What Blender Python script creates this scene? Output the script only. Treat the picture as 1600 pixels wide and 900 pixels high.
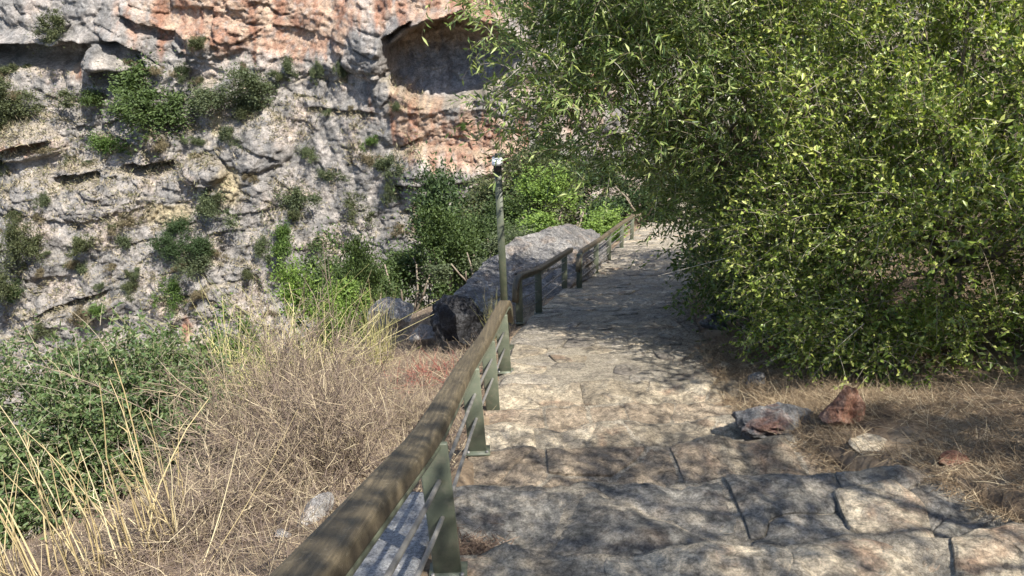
import bpy, math, random
import numpy as np
from mathutils import Matrix, Vector
R = math.radians
rng = np.random.default_rng(7)
for o in list(bpy.data.objects): bpy.data.objects.remove(o)
scene = bpy.context.scene
COL = scene.collection

# ---------------------------------------------------------------- camera
EYE = np.array((0.0, 0.0, 0.0)); PITCH = 25.0; ROLL = -2.0; FPX = 1250.0     # focal length in 1600-px units
cam_d = bpy.data.cameras.new('Camera'); cam = bpy.data.objects.new('Camera', cam_d); COL.objects.link(cam)
cam_d.sensor_width = 36.0; cam_d.lens = 36.0 * FPX / 1600.0; cam_d.clip_start = 0.05; cam_d.clip_end = 800
CM = Matrix.Rotation(R(90 - PITCH), 4, 'X') @ Matrix.Rotation(R(ROLL), 4, 'Z')
cam.matrix_world = CM
scene.camera = cam
CR = np.array(CM.to_3x3())

# ---------------------------------------------------------------- light
SUN = np.array((0.46, -0.46, 0.90)); SUN /= np.linalg.norm(SUN)               # direction to the sun
elev = math.asin(SUN[2]); azim = math.atan2(SUN[0], SUN[1])
w = bpy.data.worlds.new('World'); scene.world = w; w.use_nodes = True
nt = w.node_tree; nt.nodes.clear()
sky = nt.nodes.new('ShaderNodeTexSky'); sky.sky_type = 'NISHITA'; sky.sun_disc = False
sky.sun_elevation = elev; sky.sun_rotation = azim
bg = nt.nodes.new('ShaderNodeBackground'); bg.inputs['Strength'].default_value = 0.13
wo = nt.nodes.new('ShaderNodeOutputWorld')
nt.links.new(sky.outputs[0], bg.inputs[0]); nt.links.new(bg.outputs[0], wo.inputs[0])
sl = bpy.data.lights.new('Sun', 'SUN'); sl.energy = 5.0; sl.angle = R(0.53); sl.color = (1.0, 0.945, 0.85)
so = bpy.data.objects.new('Sun', sl); COL.objects.link(so)
so.rotation_euler = Vector(tuple(-SUN)).to_track_quat('-Z', 'Y').to_euler(); so.location = tuple(SUN * 60)
vs = scene.view_settings; vs.view_transform = 'Standard'; vs.look = 'None'; vs.exposure = 1.1; vs.gamma = 1.0
vs.use_curve_mapping = False
scene.render.engine = 'CYCLES'
scene.cycles.max_bounces = 6; scene.cycles.transparent_max_bounces = 4

# ---------------------------------------------------------------- pixel helpers (1600 x 900 photo pixels -> places)
def ray(px, py):
    d = CR @ np.array(((px - 800) / FPX, -(py - 450) / FPX, -1.0))
    return d
def at_D(px, py, D):
    d = ray(px, py); return EYE + d * (D / d[1])
def project(P):
    q = (P - EYE) @ CR
    return 800 + FPX * q[..., 0] / -q[..., 2], 450 - FPX * q[..., 1] / -q[..., 2], -q[..., 2]

# ---------------------------------------------------------------- noise in numpy
PERM = np.random.default_rng(3).permutation(256); PERM = np.concatenate([PERM, PERM, PERM])
GR = np.random.default_rng(4).normal(size=(256, 3)); GR /= np.linalg.norm(GR, axis=1)[:, None]
def perlin(p):
    p = np.asarray(p, float); pi = np.floor(p).astype(int); f = p - pi; pi &= 255
    u = f * f * f * (f * (f * 6 - 15) + 10); out = 0
    for dx in (0, 1):
        for dy in (0, 1):
            for dz in (0, 1):
                h = PERM[PERM[PERM[(pi[..., 0] + dx) & 255] + ((pi[..., 1] + dy) & 255)] + ((pi[..., 2] + dz) & 255)]
                g = GR[h]; d = f - np.array((dx, dy, dz))
                wgt = np.where(dx, u[..., 0], 1 - u[..., 0]) * np.where(dy, u[..., 1], 1 - u[..., 1]) * np.where(dz, u[..., 2], 1 - u[..., 2])
                out = out + wgt * (g * d).sum(-1)
    return out * 1.5
def fbm(p, oct=4, gain=0.5, ridged=False):
    a = 1.0; s = 0; t = 0; p = np.asarray(p, float)
    for i in range(oct):
        n = perlin(p + 17.3 * i)
        s = s + a * ((1 - 2 * np.abs(n)) if ridged else n); t += a; a *= gain; p = p * 2.03
    return s / t
def worley(p):                                   # 2-D, returns F1, F2, cell id in 0..1
    pi = np.floor(p).astype(int); f1 = np.full(p.shape[:-1], 9.0); f2 = f1.copy(); cid = np.zeros_like(f1)
    for dx in (-1, 0, 1):
        for dy in (-1, 0, 1):
            c = pi + np.array((dx, dy)); h = PERM[PERM[c[..., 0] & 255] + (c[..., 1] & 255)]
            q = c + np.stack([GR[h][..., 0], GR[h][..., 1]], -1) * 0.45 + 0.5
            d = np.linalg.norm(q - p, axis=-1)
            new = d < f1; f2 = np.where(new, f1, np.minimum(f2, d)); cid = np.where(new, h / 255.0, cid); f1 = np.where(new, d, f1)
    return f1, f2, cid
def sstep(a, b, x):
    t = np.clip((x - a) / (b - a), 0, 1); return t * t * (3 - 2 * t)

# ---------------------------------------------------------------- mesh helpers
def mesh_from(name, verts, faces, smooth=False, col=None):
    """verts (n,3); faces a list of int arrays (m,k)"""
    me = bpy.data.meshes.new(name); verts = np.asarray(verts, np.float32)
    faces = [np.asarray(f, np.int32) for f in faces if len(f)]
    me.vertices.add(len(verts)); me.vertices.foreach_set('co', verts.ravel())
    tot = np.concatenate([np.full(len(f), f.shape[1], np.int32) for f in faces])
    idx = np.concatenate([f.ravel() for f in faces])
    me.loops.add(len(idx)); me.loops.foreach_set('vertex_index', idx)
    me.polygons.add(len(tot)); st = np.zeros(len(tot), np.int32); st[1:] = np.cumsum(tot)[:-1]
    me.polygons.foreach_set('loop_start', st); me.polygons.foreach_set('loop_total', tot)
    if smooth: me.polygons.foreach_set('use_smooth', np.ones(len(tot), bool))
    if col is not None:
        a = me.color_attributes.new('Col', 'FLOAT_COLOR', 'POINT')
        c = np.ones((len(verts), 4), np.float32); c[:, :3] = col; a.data.foreach_set('color', c.ravel())
    me.update(); me.validate(); return me
class MB:
    def __init__(s): s.v = []; s.f = {}; s.n = 0
    def add(s, v, *fs):
        v = np.asarray(v, float)
        for f in fs:
            f = np.asarray(f, int)
            if len(f): s.f.setdefault(f.shape[1], []).append(f + s.n)
        s.v.append(v); s.n += len(v)
    def mesh(s, name, smooth=False):
        return mesh_from(name, np.concatenate(s.v), [np.concatenate(x) for x in s.f.values()], smooth)
def tag(o, label=None, cat=None, group=None, kind=None):
    for k, v in (('label', label), ('category', cat), ('group', group), ('kind', kind)):
        if v: o[k] = v
    return o
def obj(name, me, mat=None, parent=None, loc=None):
    o = bpy.data.objects.new(name, me); COL.objects.link(o)
    if mat and me and not me.materials: me.materials.append(mat)
    if parent: o.parent = parent
    if loc is not None: o.location = tuple(loc)
    return o
def empty(name, loc): 
    o = bpy.data.objects.new(name, None); COL.objects.link(o); o.location = tuple(loc); o.empty_display_size = 0.2; return o
def part(name, mb, mat, parent, smooth=False):
    """mesh given in world coordinates, hung under an unrotated empty"""
    me = mb.mesh(name, smooth) if isinstance(mb, MB) else mb
    co = np.empty(len(me.vertices) * 3, np.float32); me.vertices.foreach_get('co', co)
    off = np.zeros(3); p = parent
    while p is not None: off += np.array(p.location); p = p.parent
    me.vertices.foreach_set('co', (co.reshape(-1, 3) - off).astype(np.float32).ravel()); me.update()
    return obj(name, me, mat, parent)
def sweep(mb, pts, prof, scale=None, up=(0, 0, 1), cap=True):
    """sweep closed 2-D profile (side, up) along points"""
    pts = np.asarray(pts, float); prof = np.asarray(prof, float); n = len(pts); k = len(prof)
    T = np.gradient(pts, axis=0); T /= np.linalg.norm(T, axis=1)[:, None]
    S = np.cross(T, np.asarray(up, float)); ln = np.linalg.norm(S, axis=1)[:, None]
    S = np.where(ln > 0.05, S / np.maximum(ln, 1e-6), np.array((1.0, 0, 0))); U = np.cross(S, T)
    sc = np.ones(n) if scale is None else np.asarray(scale, float)
    v = pts[:, None] + sc[:, None, None] * (prof[None, :, :1] * S[:, None] + prof[None, :, 1:] * U[:, None])
    i = np.arange(n - 1)[:, None]; j = np.arange(k)[None]; j2 = (j + 1) % k
    q = np.stack([i * k + j, i * k + j2, (i + 1) * k + j2, (i + 1) * k + j], -1).reshape(-1, 4)
    fs = [q]
    if cap: fs.append(np.array([np.arange(k)[::-1], np.arange(k) + (n - 1) * k]))
    mb.add(v.reshape(-1, 3), *fs)
def ngon(k, r=1.0): a = np.arange(k) * 2 * math.pi / k; return np.stack([np.cos(a) * r, np.sin(a) * r], 1)
def box(mb, c, s, rot=None):
    v = np.array([(x, y, z) for x in (-.5, .5) for y in (-.5, .5) for z in (-.5, .5)]) * np.array(s)
    if rot is not None: v = v @ np.array(rot).T
    mb.add(v + np.array(c), np.array([(0, 1, 3, 2), (4, 6, 7, 5), (0, 4, 5, 1), (2, 3, 7, 6), (0, 2, 6, 4), (1, 5, 7, 3)]))
def bevel(o, wd, seg=2):
    m = o.modifiers.new('Bevel', 'BEVEL'); m.width = wd; m.segments = seg; m.limit_method = 'ANGLE'; return o

# ---------------------------------------------------------------- materials
def newmat(name):
    m = bpy.data.materials.new(name); m.use_nodes = True; n = m.node_tree; n.nodes.clear()
    out = n.nodes.new('ShaderNodeOutputMaterial'); p = n.nodes.new('ShaderNodeBsdfPrincipled')
    n.links.new(p.outputs[0], out.inputs[0]); return m, n, p, out
def noise(n, scale, detail=6, rough=0.6, vec=None, dist=0.0):
    t = n.nodes.new('ShaderNodeTexNoise'); t.inputs['Scale'].default_value = scale; t.inputs['Detail'].default_value = detail
    t.inputs['Roughness'].default_value = rough; t.inputs['Distortion'].default_value = dist
    if vec is not None: n.links.new(vec, t.inputs['Vector'])
    return t.outputs['Fac']
def ramp(n, fac, stops):
    r = n.nodes.new('ShaderNodeValToRGB'); e = r.color_ramp.elements
    while len(e) < len(stops): e.new(0.5)
    for x, (p, c) in zip(e, stops): x.position = p; x.color = (*c, 1) if len(c) == 3 else c
    n.links.new(fac, r.inputs[0]); return r.outputs[0]
def mix(n, fac, a, b, mode='MIX'):
    m = n.nodes.new('ShaderNodeMix'); m.data_type = 'RGBA'; m.blend_type = mode
    for k, s in ((0, fac), (6, a), (7, b)):
        if isinstance(s, (int, float)): m.inputs[k].default_value = s
        elif isinstance(s, tuple): m.inputs[k].default_value = (*s, 1)
        else: n.links.new(s, m.inputs[k])
    return m.outputs[2]
def posn(n, sc=(1, 1, 1)):
    g = n.nodes.new('ShaderNodeNewGeometry'); m = n.nodes.new('ShaderNodeMapping'); m.inputs['Scale'].default_value = sc
    n.links.new(g.outputs['Position'], m.inputs[0]); return m.outputs[0]
def bump(n, p, h, dist, strength=1.0, prev=None):
    b = n.nodes.new('ShaderNodeBump'); b.inputs['Distance'].default_value = dist; b.inputs['Strength'].default_value = strength
    n.links.new(h, b.inputs['Height'])
    if prev is not None: n.links.new(prev, b.inputs['Normal'])
    n.links.new(b.outputs[0], p.inputs['Normal']); return b.outputs[0]
def g3(v): return (v, v, v)
def rockmat(name, c0, c1, c2, dark=(0.05, 0.05, 0.055), scale=1.0, stain=None, bmp=0.03, vary=0.25, cover=(0.52, 0.68)):
    m, n, p, _ = newmat(name); v = posn(n)
    base = ramp(n, noise(n, 2.2 * scale, 9, .68, v, .4), [(0.38, c0), (0.5, c1), (0.60, c2)])
    if stain: base = mix(n, ramp(n, noise(n, 1.7 * scale, 5, .6, posn(n, (1, 1, 1.3)), .6), [(0.54, g3(0)), (0.68, g3(.85))]), base, stain)
    base = mix(n, ramp(n, noise(n, 5.5 * scale, 9, .72, v, .4), [(cover[0], g3(0)), (cover[1], g3(.75))]), base, dark)
    base = mix(n, 1.0, base, ramp(n, noise(n, 16 * scale, 8, .78, v, .5), [(0.40, g3(.50)), (0.58, g3(1.22))]), 'MULTIPLY')
    sp = ramp(n, noise(n, 60 * scale, 5, .75, v), [(0.34, g3(.55)), (0.60, g3(1.15))])
    base = mix(n, 1.0, base, sp, 'MULTIPLY')
    oi = n.nodes.new('ShaderNodeObjectInfo')
    base = mix(n, 1.0, base, ramp(n, oi.outputs['Random'], [(0, g3(1 - vary)), (1, g3(1 + vary * .4))]), 'MULTIPLY')
    n.links.new(base, p.inputs['Base Color']); p.inputs['Roughness'].default_value = 0.88; p.inputs['Specular IOR Level'].default_value = 0.25
    b = bump(n, p, noise(n, 7 * scale, 12, .74, v, .5), bmp * 4.0, 1.0); bump(n, p, noise(n, 40 * scale, 7, .75, v), bmp * .6, 1.0, b)
    return m
def leafmat(name, c0, c1, c2, trans=0.45, rough=0.42, tint=False):
    m, n, p, out = newmat(name); g = n.nodes.new('ShaderNodeNewGeometry')
    c = ramp(n, g.outputs['Random Per Island'], [(0.0, c0), (0.55, c1), (1.0, c2)])
    if tint:
        oi = n.nodes.new('ShaderNodeObjectInfo'); c = mix(n, 1.0, c, oi.outputs['Color'], 'MULTIPLY')
    n.links.new(c, p.inputs['Base Color']); p.inputs['Roughness'].default_value = rough; p.inputs['Specular IOR Level'].default_value = 0.35
    t = n.nodes.new('ShaderNodeBsdfTranslucent'); hs = mix(n, 1.0, c, (1.2, 1.2, 0.62), 'MULTIPLY'); n.links.new(hs, t.inputs[0])
    ms = n.nodes.new('ShaderNodeMixShader'); ms.inputs[0].default_value = trans
    n.links.new(p.outputs[0], ms.inputs[1]); n.links.new(t.outputs[0], ms.inputs[2]); n.links.new(ms.outputs[0], out.inputs[0]); return m
def twigmat(name, stops, rough=0.8):
    m, n, p, _ = newmat(name); g = n.nodes.new('ShaderNodeNewGeometry')
    n.links.new(ramp(n, g.outputs['Random Per Island'], stops), p.inputs['Base Color']); p.inputs['Roughness'].default_value = rough
    p.inputs['Specular IOR Level'].default_value = 0.2; return m
def paint(name, c, c2, rough, metal=0.0, sc=6.0, dust=None):
    m, n, p, _ = newmat(name); v = posn(n)
    b = ramp(n, noise(n, sc, 8, .65, v), [(0.35, c), (0.65, c2)])
    if dust: b = mix(n, ramp(n, noise(n, 14, 8, .7, v), [(0.5, g3(0)), (0.72, g3(.8))]), b, dust)
    n.links.new(b, p.inputs['Base Color']); p.inputs['Roughness'].default_value = rough; p.inputs['Metallic'].default_value = metal
    bump(n, p, noise(n, 70, 5, .7, v), 0.003, 0.7); return m

M = {}
M['slab'] = rockmat('slab_stone', (0.44, 0.37, 0.275), (0.64, 0.54, 0.395), (0.74, 0.64, 0.48), (0.25, 0.23, 0.20), 1.0, (0.50, 0.33, 0.22), 0.03, 0.35, (0.50, 0.66))
M['slab_dark'] = rockmat('weathered_slab_stone', (0.28, 0.27, 0.245), (0.39, 0.365, 0.32), (0.55, 0.485, 0.39), (0.15, 0.155, 0.145), 1.0, (0.34, 0.27, 0.21), 0.05, 0.2, (0.47, 0.62))
M['slab_tan'] = rockmat('tan_slab_stone', (0.36, 0.285, 0.205), (0.50, 0.40, 0.29), (0.60, 0.49, 0.36), (0.20, 0.18, 0.155), 1.0, (0.46, 0.31, 0.21), 0.04, 0.2)
M['flag'] = rockmat('flag_stone', (0.34, 0.30, 0.255), (0.48, 0.425, 0.345), (0.60, 0.53, 0.42), (0.22, 0.21, 0.195), 1.2, None, 0.03, 0.35)
M['mortar'] = rockmat('mortar', (0.36, 0.315, 0.25), (0.49, 0.43, 0.335), (0.58, 0.505, 0.39), (0.22, 0.20, 0.175), 2.0, None, 0.03, 0.0)
M['pale_rock'] = rockmat('pale_rock', (0.38, 0.36, 0.34), (0.50, 0.47, 0.44), (0.62, 0.59, 0.55), (0.20, 0.20, 0.20), 2.0, (0.48, 0.36, 0.27), 0.03, 0.1, (0.56, 0.72))
M['outcrop'] = rockmat('outcrop_rock', (0.24, 0.235, 0.23), (0.36, 0.345, 0.33), (0.50, 0.475, 0.44), (0.12, 0.12, 0.125), .7, (0.44, 0.34, 0.26), 0.09, 0.0, (0.50, 0.64))
M['grey_rock'] = rockmat('grey_rock', (0.17, 0.17, 0.175), (0.26, 0.26, 0.26), (0.40, 0.385, 0.37), (0.06, 0.065, 0.07), 2.0, (0.33, 0.17, 0.12), 0.04, 0.1)
M['dark_rock'] = rockmat('dark_rock', (0.045, 0.045, 0.05), (0.08, 0.08, 0.086), (0.17, 0.17, 0.18), (0.025, 0.025, 0.028), 2.0, None, 0.06, 0.1)
M['red_rock'] = rockmat('red_rock', (0.30, 0.14, 0.09), (0.40, 0.22, 0.15), (0.48, 0.32, 0.24), (0.16, 0.09, 0.07), 3.0, None, 0.02, 0.1, (0.58, 0.75))
M['concrete'] = rockmat('rough_concrete', (0.34, 0.345, 0.35), (0.44, 0.44, 0.44), (0.52, 0.52, 0.51), (0.24, 0.24, 0.24), 3.0, None, 0.012, 0.0, (0.58, 0.75))
M['leaf_shrub'] = leafmat('shrub_leaf', (0.06, 0.095, 0.02), (0.22, 0.30, 0.055), (0.52, 0.55, 0.18), .36, .34)
M['leaf_dark'] = leafmat('dark_shrub_leaf', (0.05, 0.08, 0.025), (0.09, 0.14, 0.04), (0.18, 0.23, 0.07), .36, .30)
M['leaf_narrow'] = leafmat('narrow_leaf', (0.07, 0.115, 0.036), (0.185, 0.255, 0.075), (0.40, 0.45, 0.18), .36, .30)
M['leaf_big'] = leafmat('overhang_leaf', (0.055, 0.09, 0.022), (0.09, 0.14, 0.03), (0.15, 0.19, 0.05), .42, .38)
M['leaf_left'] = leafmat('slope_shrub_leaf', (0.06, 0.10, 0.04), (0.105, 0.16, 0.06), (0.19, 0.23, 0.10), .36, .42)
M['leaf_far'] = leafmat('far_leaf', (0.55, 0.58, 0.55), (0.85, 0.9, 0.85), (1.35, 1.3, 1.2), .30, .6, True)
M['bark'] = paint('bark', (0.13, 0.10, 0.075), (0.24, 0.20, 0.15), 0.9)
M['twig'] = twigmat('twig', [(0, (0.14, 0.11, 0.07)), (0.7, (0.36, 0.31, 0.23)), (1, (0.52, 0.47, 0.38))])
M['dry'] = twigmat('dry_twig', [(0, (0.10, 0.075, 0.065)), (0.5, (0.22, 0.17, 0.135)), (0.82, (0.36, 0.29, 0.19)), (1, (0.54, 0.46, 0.31))])
M['drygreen'] = twigmat('yellow_green_blade', [(0, (0.20, 0.21, 0.08)), (0.5, (0.38, 0.36, 0.15)), (1, (0.58, 0.50, 0.26))])
M['straw'] = twigmat('straw', [(0, (0.36, 0.28, 0.14)), (0.6, (0.56, 0.46, 0.26)), (1, (0.68, 0.60, 0.40))], .6)
M['litter'] = twigmat('straw_litter', [(0, (0.10, 0.07, 0.045)), (0.5, (0.22, 0.16, 0.10)), (0.85, (0.36, 0.28, 0.18)), (1, (0.58, 0.49, 0.33))])
M['debris'] = twigmat('debris', [(0, (0.07, 0.05, 0.04)), (0.7, (0.17, 0.12, 0.09)), (1, (0.3, 0.24, 0.17))])
M['redtwig'] = twigmat('red_twig', [(0, (0.25, 0.07, 0.06)), (0.6, (0.34, 0.13, 0.10)), (1, (0.42, 0.28, 0.2))])
m, n, p, _ = newmat('handrail_paint'); v = posn(n, (30, 1.2, 1.6)); v1 = posn(n)
c = ramp(n, noise(n, 1.6, 8, .7, v, .6), [(0.36, (0.050, 0.040, 0.026)), (0.52, (0.095, 0.076, 0.046)), (0.66, (0.17, 0.132, 0.08))])
c = mix(n, ramp(n, noise(n, 30, 8, .75, v1), [(0.56, g3(0)), (0.66, g3(.7))]), c, (0.22, 0.185, 0.13))
c = mix(n, ramp(n, noise(n, 55, 4, .7, v1), [(0.64, g3(0)), (0.70, g3(.8))]), c, (0.035, 0.03, 0.024))
n.links.new(c, p.inputs['Base Color']); p.inputs['Roughness'].default_value = 0.55
bb_ = bump(n, p, noise(n, 1.6, 9, .75, v, .6), 0.010, .9); bump(n, p, noise(n, 90, 5, .7, v1), 0.003, .8, bb_); M['rail'] = m
M['post'] = paint('post_paint', (0.085, 0.098, 0.068), (0.12, 0.135, 0.095), 0.5, 0, 5.0, (0.18, 0.17, 0.125))
M['rod'] = paint('rod_metal', (0.17, 0.165, 0.16), (0.27, 0.26, 0.24), 0.5, 0.3, 9.0)
M['lamp_pole'] = paint('lamp_pole_paint', (0.045, 0.055, 0.034), (0.07, 0.08, 0.05), 0.5, 0, 5.0, (0.11, 0.105, 0.07))
M['white'] = paint('white_plastic', (0.72, 0.72, 0.72), (0.80, 0.80, 0.80), 0.4)
M['black'] = paint('black_plastic', (0.012, 0.012, 0.014), (0.02, 0.02, 0.022), 0.4)

# ---------------------------------------------------------------- terrain functions
_D = [-14, 0, 3.2, 5.5, 7.25, 8.5, 10.65, 12.5, 16.3, 20, 26, 34, 60]
_Z = [4.7, -1.6, -3.13, -4.07, -4.8, -5.15, -5.75, -6.35, -7.55, -8.65, -10.3, -12.3, -19]
_XL = [-2.4, -.62, -.36, -.28, -.18, -.06, .14, .47, 1.42, 2.45, 4.2, 7.0, 16]
def zp(y): return np.interp(y, _D, _Z)
def xl(y): return np.interp(y, _D, _XL)
PW = 2.55
def PWF(y): return PW + 1.25 * (1 - sstep(3.0, 5.8, y))
def softp(x, k=1.2): return np.log1p(np.exp(np.clip(x * k, -40, 40))) / k
def H0(x, y):
    u = x - xl(y); r = np.maximum(u - PWF(y), 0); l = np.maximum(-u, 0)
    z = zp(y) + 0.10 * r + 0.85 * softp(r - 5.2) - 0.10 * np.minimum(l, .5) - 0.13 * l - 0.62 * softp(l - 4.2)
    return z
def H(x, y):
    z = H0(x, y); u = x - xl(y)
    off = sstep(0.0, 1.0, np.maximum(-u, u - PWF(y))); P = np.stack([x, y, np.zeros_like(x)], -1)
    z = z + off * (0.20 * fbm(P * .45, 3) + 0.05 * fbm(P * 3.1, 3)) + sstep(3, 9, np.abs(u - 1.2)) * 0.8 * fbm(P * .12 + 5, 3)
    inside = (1 - sstep(-0.05, 0.12, -u)) * (1 - sstep(-0.05, 0.15, u - PWF(y)))
    return np.maximum(z - 0.42 * inside, -36)
def Hs(x, y): return float(H(np.array([float(x)]), np.array([float(y)]))[0])
def on_path(px, py):
    d = ray(px, py); D = np.linspace(0.5, 45, 6000); P = d[None] * (D / d[1])[:, None]
    i = np.argmax(P[:, 2] < zp(D)); return P[i]
def on_ground(px, py):
    d = ray(px, py); D = np.linspace(0.5, 45, 3000); P = d[None] * (D / d[1])[:, None]
    i = np.argmax(P[:, 2] < H(P[:, 0], P[:, 1])); return P[i]

# ---------------------------------------------------------------- ground
def axis(lo, a, b, hi, fine, n_out):
    mid = np.arange(a, b, fine)
    t = np.linspace(0, 1, n_out + 1)[1:] ** 1.6
    return np.concatenate([(a - t * (a - lo))[::-1], mid, b + t * (hi - b)])
gx = axis(-75, -7, 9, 60, 0.085, 60); gy = axis(-14, 0.5, 20, 62, 0.085, 60)
X, Y = np.meshgrid(gx, gy); Z = H(X, Y)
def grid_faces(nx, ny):
    i = np.arange(nx - 1)[None]; j = np.arange(ny - 1)[:, None]; a = j * nx + i
    return np.stack([a, a + 1, a + nx + 1, a + nx], -1).reshape(-1, 4)
m, n, p, _ = newmat('earth'); v = posn(n)
c = ramp(n, noise(n, 1.3, 8, .65, v), [(0.35, (0.15, 0.105, 0.072)), (0.5, (0.25, 0.185, 0.125)), (0.66, (0.37, 0.29, 0.20))])
c = mix(n, ramp(n, noise(n, 18, 7, .75, v), [(0.5, g3(0)), (0.66, g3(.8))]), c, (0.13, 0.10, 0.075))
c = mix(n, ramp(n, noise(n, 33, 5, .7, v), [(0.62, g3(0)), (0.7, g3(.8))]), c, (0.50, 0.45, 0.38))
n.links.new(c, p.inputs['Base Color']); p.inputs['Roughness'].default_value = 0.95; p.inputs['Specular IOR Level'].default_value = 0.15
bump(n, p, noise(n, 22, 8, .75, v), 0.04)
M['earth'] = m
tag(obj('ground', mesh_from('ground', np.stack([X, Y, Z], -1).reshape(-1, 3), [grid_faces(len(gx), len(gy))], True), M['earth']), kind='structure')

# ---------------------------------------------------------------- stone path: mortar bed, step slabs, flagstones
EDGES = [-1.2, 0.1, 1.2, 2.35, 3.42, 4.55, 5.55, 6.35, 7.15, 8.05]
def zpath(x, y):
    """stepped near the camera, a paved ramp beyond"""
    z = zp(y) + 0.0 * x
    for k in range(len(EDGES) - 1):
        a, b = EDGES[k], EDGES[k + 1]
        wob = 0.16 * perlin(np.stack([x * 1.3 + k * 7.7, np.zeros_like(x) + k, np.zeros_like(x)], -1))
        wob2 = 0.16 * perlin(np.stack([x * 1.3 + (k + 1) * 7.7, np.zeros_like(x) + k + 1, np.zeros_like(x)], -1))
        inn = (y >= a + wob) & (y < b + wob2)
        z = np.where(inn, zp(b) + 0.10 * (b - y) , z)
    return z
ys = np.concatenate([np.arange(-1.2, 9, 0.025), np.arange(9, 44, .06)]); us = np.linspace(-0.18, PW + 0.25, 58)
U, Yp = np.meshgrid(us, ys); UF = PWF(Yp) / PW; Xp = xl(Yp) + U * UF + np.where(U > 2, .16, .05) * perlin(np.stack([U * 0 + np.sign(U - 1), Yp * 1.4, U * 0], -1)) * (np.abs(U - 1.2) > 1.2)
PP = np.stack([Xp, Yp, np.zeros_like(Xp)], -1)
Zp = zpath(Xp, Yp - .03) - 0.004 + 0.075 * (fbm(PP * 3.5, 4) + .9 * perlin(PP * 1.4)) * (1 - sstep(7.6, 8.3, Yp)) + 0.010 * fbm(PP * 4, 3) - 0.5 * np.maximum(np.abs(U - PW / 2) - PW / 2 - 0.06, 0)
path = tag(obj('path', mesh_from('path', np.stack([Xp, Yp, Zp], -1).reshape(-1, 3), [grid_faces(len(us), len(ys))], True), M['mortar']), kind='structure')

def clip(poly, p, nrm):                              # keep the side where (q-p).n <= 0
    out = []
    for i in range(len(poly)):
        a, b = poly[i], poly[(i + 1) % len(poly)]; da, db = np.dot(a - p, nrm), np.dot(b - p, nrm)
        if da <= 0: out.append(a)
        if da * db < 0: out.append(a + (b - a) * da / (da - db))
    return out
def voronoi(sites, rect, gap, extra=None):
    x0, y0, x1, y1 = rect; cells = []
    for i, s in enumerate(sites):
        poly = [np.array(q, float) for q in ((x0, y0), (x1, y0), (x1, y1), (x0, y1))]
        for j, t in enumerate(sites):
            if i == j or abs(s[0] - t[0]) + abs(s[1] - t[1]) > 3.0: continue
            d = t - s; L = np.linalg.norm(d); poly = clip(poly, (s + t) / 2 - d / L * gap, d / L)
            if len(poly) < 3: break
        if len(poly) >= 3: cells.append(np.array(poly))
    return cells
def resample(poly, n):
    q = np.vstack([poly, poly[:1]]); L = np.concatenate([[0], np.cumsum(np.linalg.norm(np.diff(q, axis=0), axis=1))])
    t = np.linspace(0, L[-1], n, endpoint=False); return np.stack([np.interp(t, L, q[:, 0]), np.interp(t, L, q[:, 1])], 1)
def stone(name, poly, zfun, mat, nb, rings, thick, rough, relief, rnd, seed, parent, rise):
    """a stone from a polygon in (x, y) world; rounded rim, uneven top"""
    b = resample(poly, nb)
    for _ in range(rnd): b = 0.25 * np.roll(b, 1, 0) + 0.5 * b + 0.25 * np.roll(b, -1, 0)
    c = b.mean(0); pb = np.concatenate([b * 3.0, np.full((nb, 1), seed)], 1)
    b = b + (b - c) * (rough * perlin(pb))[:, None]
    V = [np.array([[c[0], c[1], 0.0]])]
    for r in rings: V.append(np.concatenate([c + (b - c) * r, np.full((nb, 1), r)], 1))
    A = np.concatenate(V); r = A[:, 2].copy(); A[:, 2] = 0
    z = zfun(A[:, 0], A[:, 1]) if callable(zfun) else zfun
    P3 = np.stack([A[:, 0], A[:, 1], np.full(len(A), 0.0 if nb > 30 else seed * 1.7)], -1)
    size = math.sqrt(max(1e-4, np.linalg.norm(b - c, axis=1).mean()))
    A[:, 2] = z + rise + relief * (fbm(P3 * 3.5, 4) + 0.9 * perlin(P3 * 1.4)) - (0.022 if nb > 30 else 0.026) * size * sstep(0.7, 1.0, r) ** 2
    skirt = A[-nb:].copy(); skirt[:, 2] -= thick; A = np.concatenate([A, skirt])
    F4 = []; i = np.arange(nb); i2 = (i + 1) % nb
    tri = np.stack([np.zeros(nb, int), 1 + i, 1 + i2], 1)
    for k in range(len(rings)): F4.append(np.stack([1 + k * nb + i, 1 + (k + 1) * nb + i, 1 + (k + 1) * nb + i2, 1 + k * nb + i2], 1))
    loc = np.array((c[0], c[1], z.mean() if hasattr(z, 'mean') else z))
    return obj(name, mesh_from(name, A - loc, [tri, np.concatenate(F4)], True), mat, parent, loc)
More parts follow.
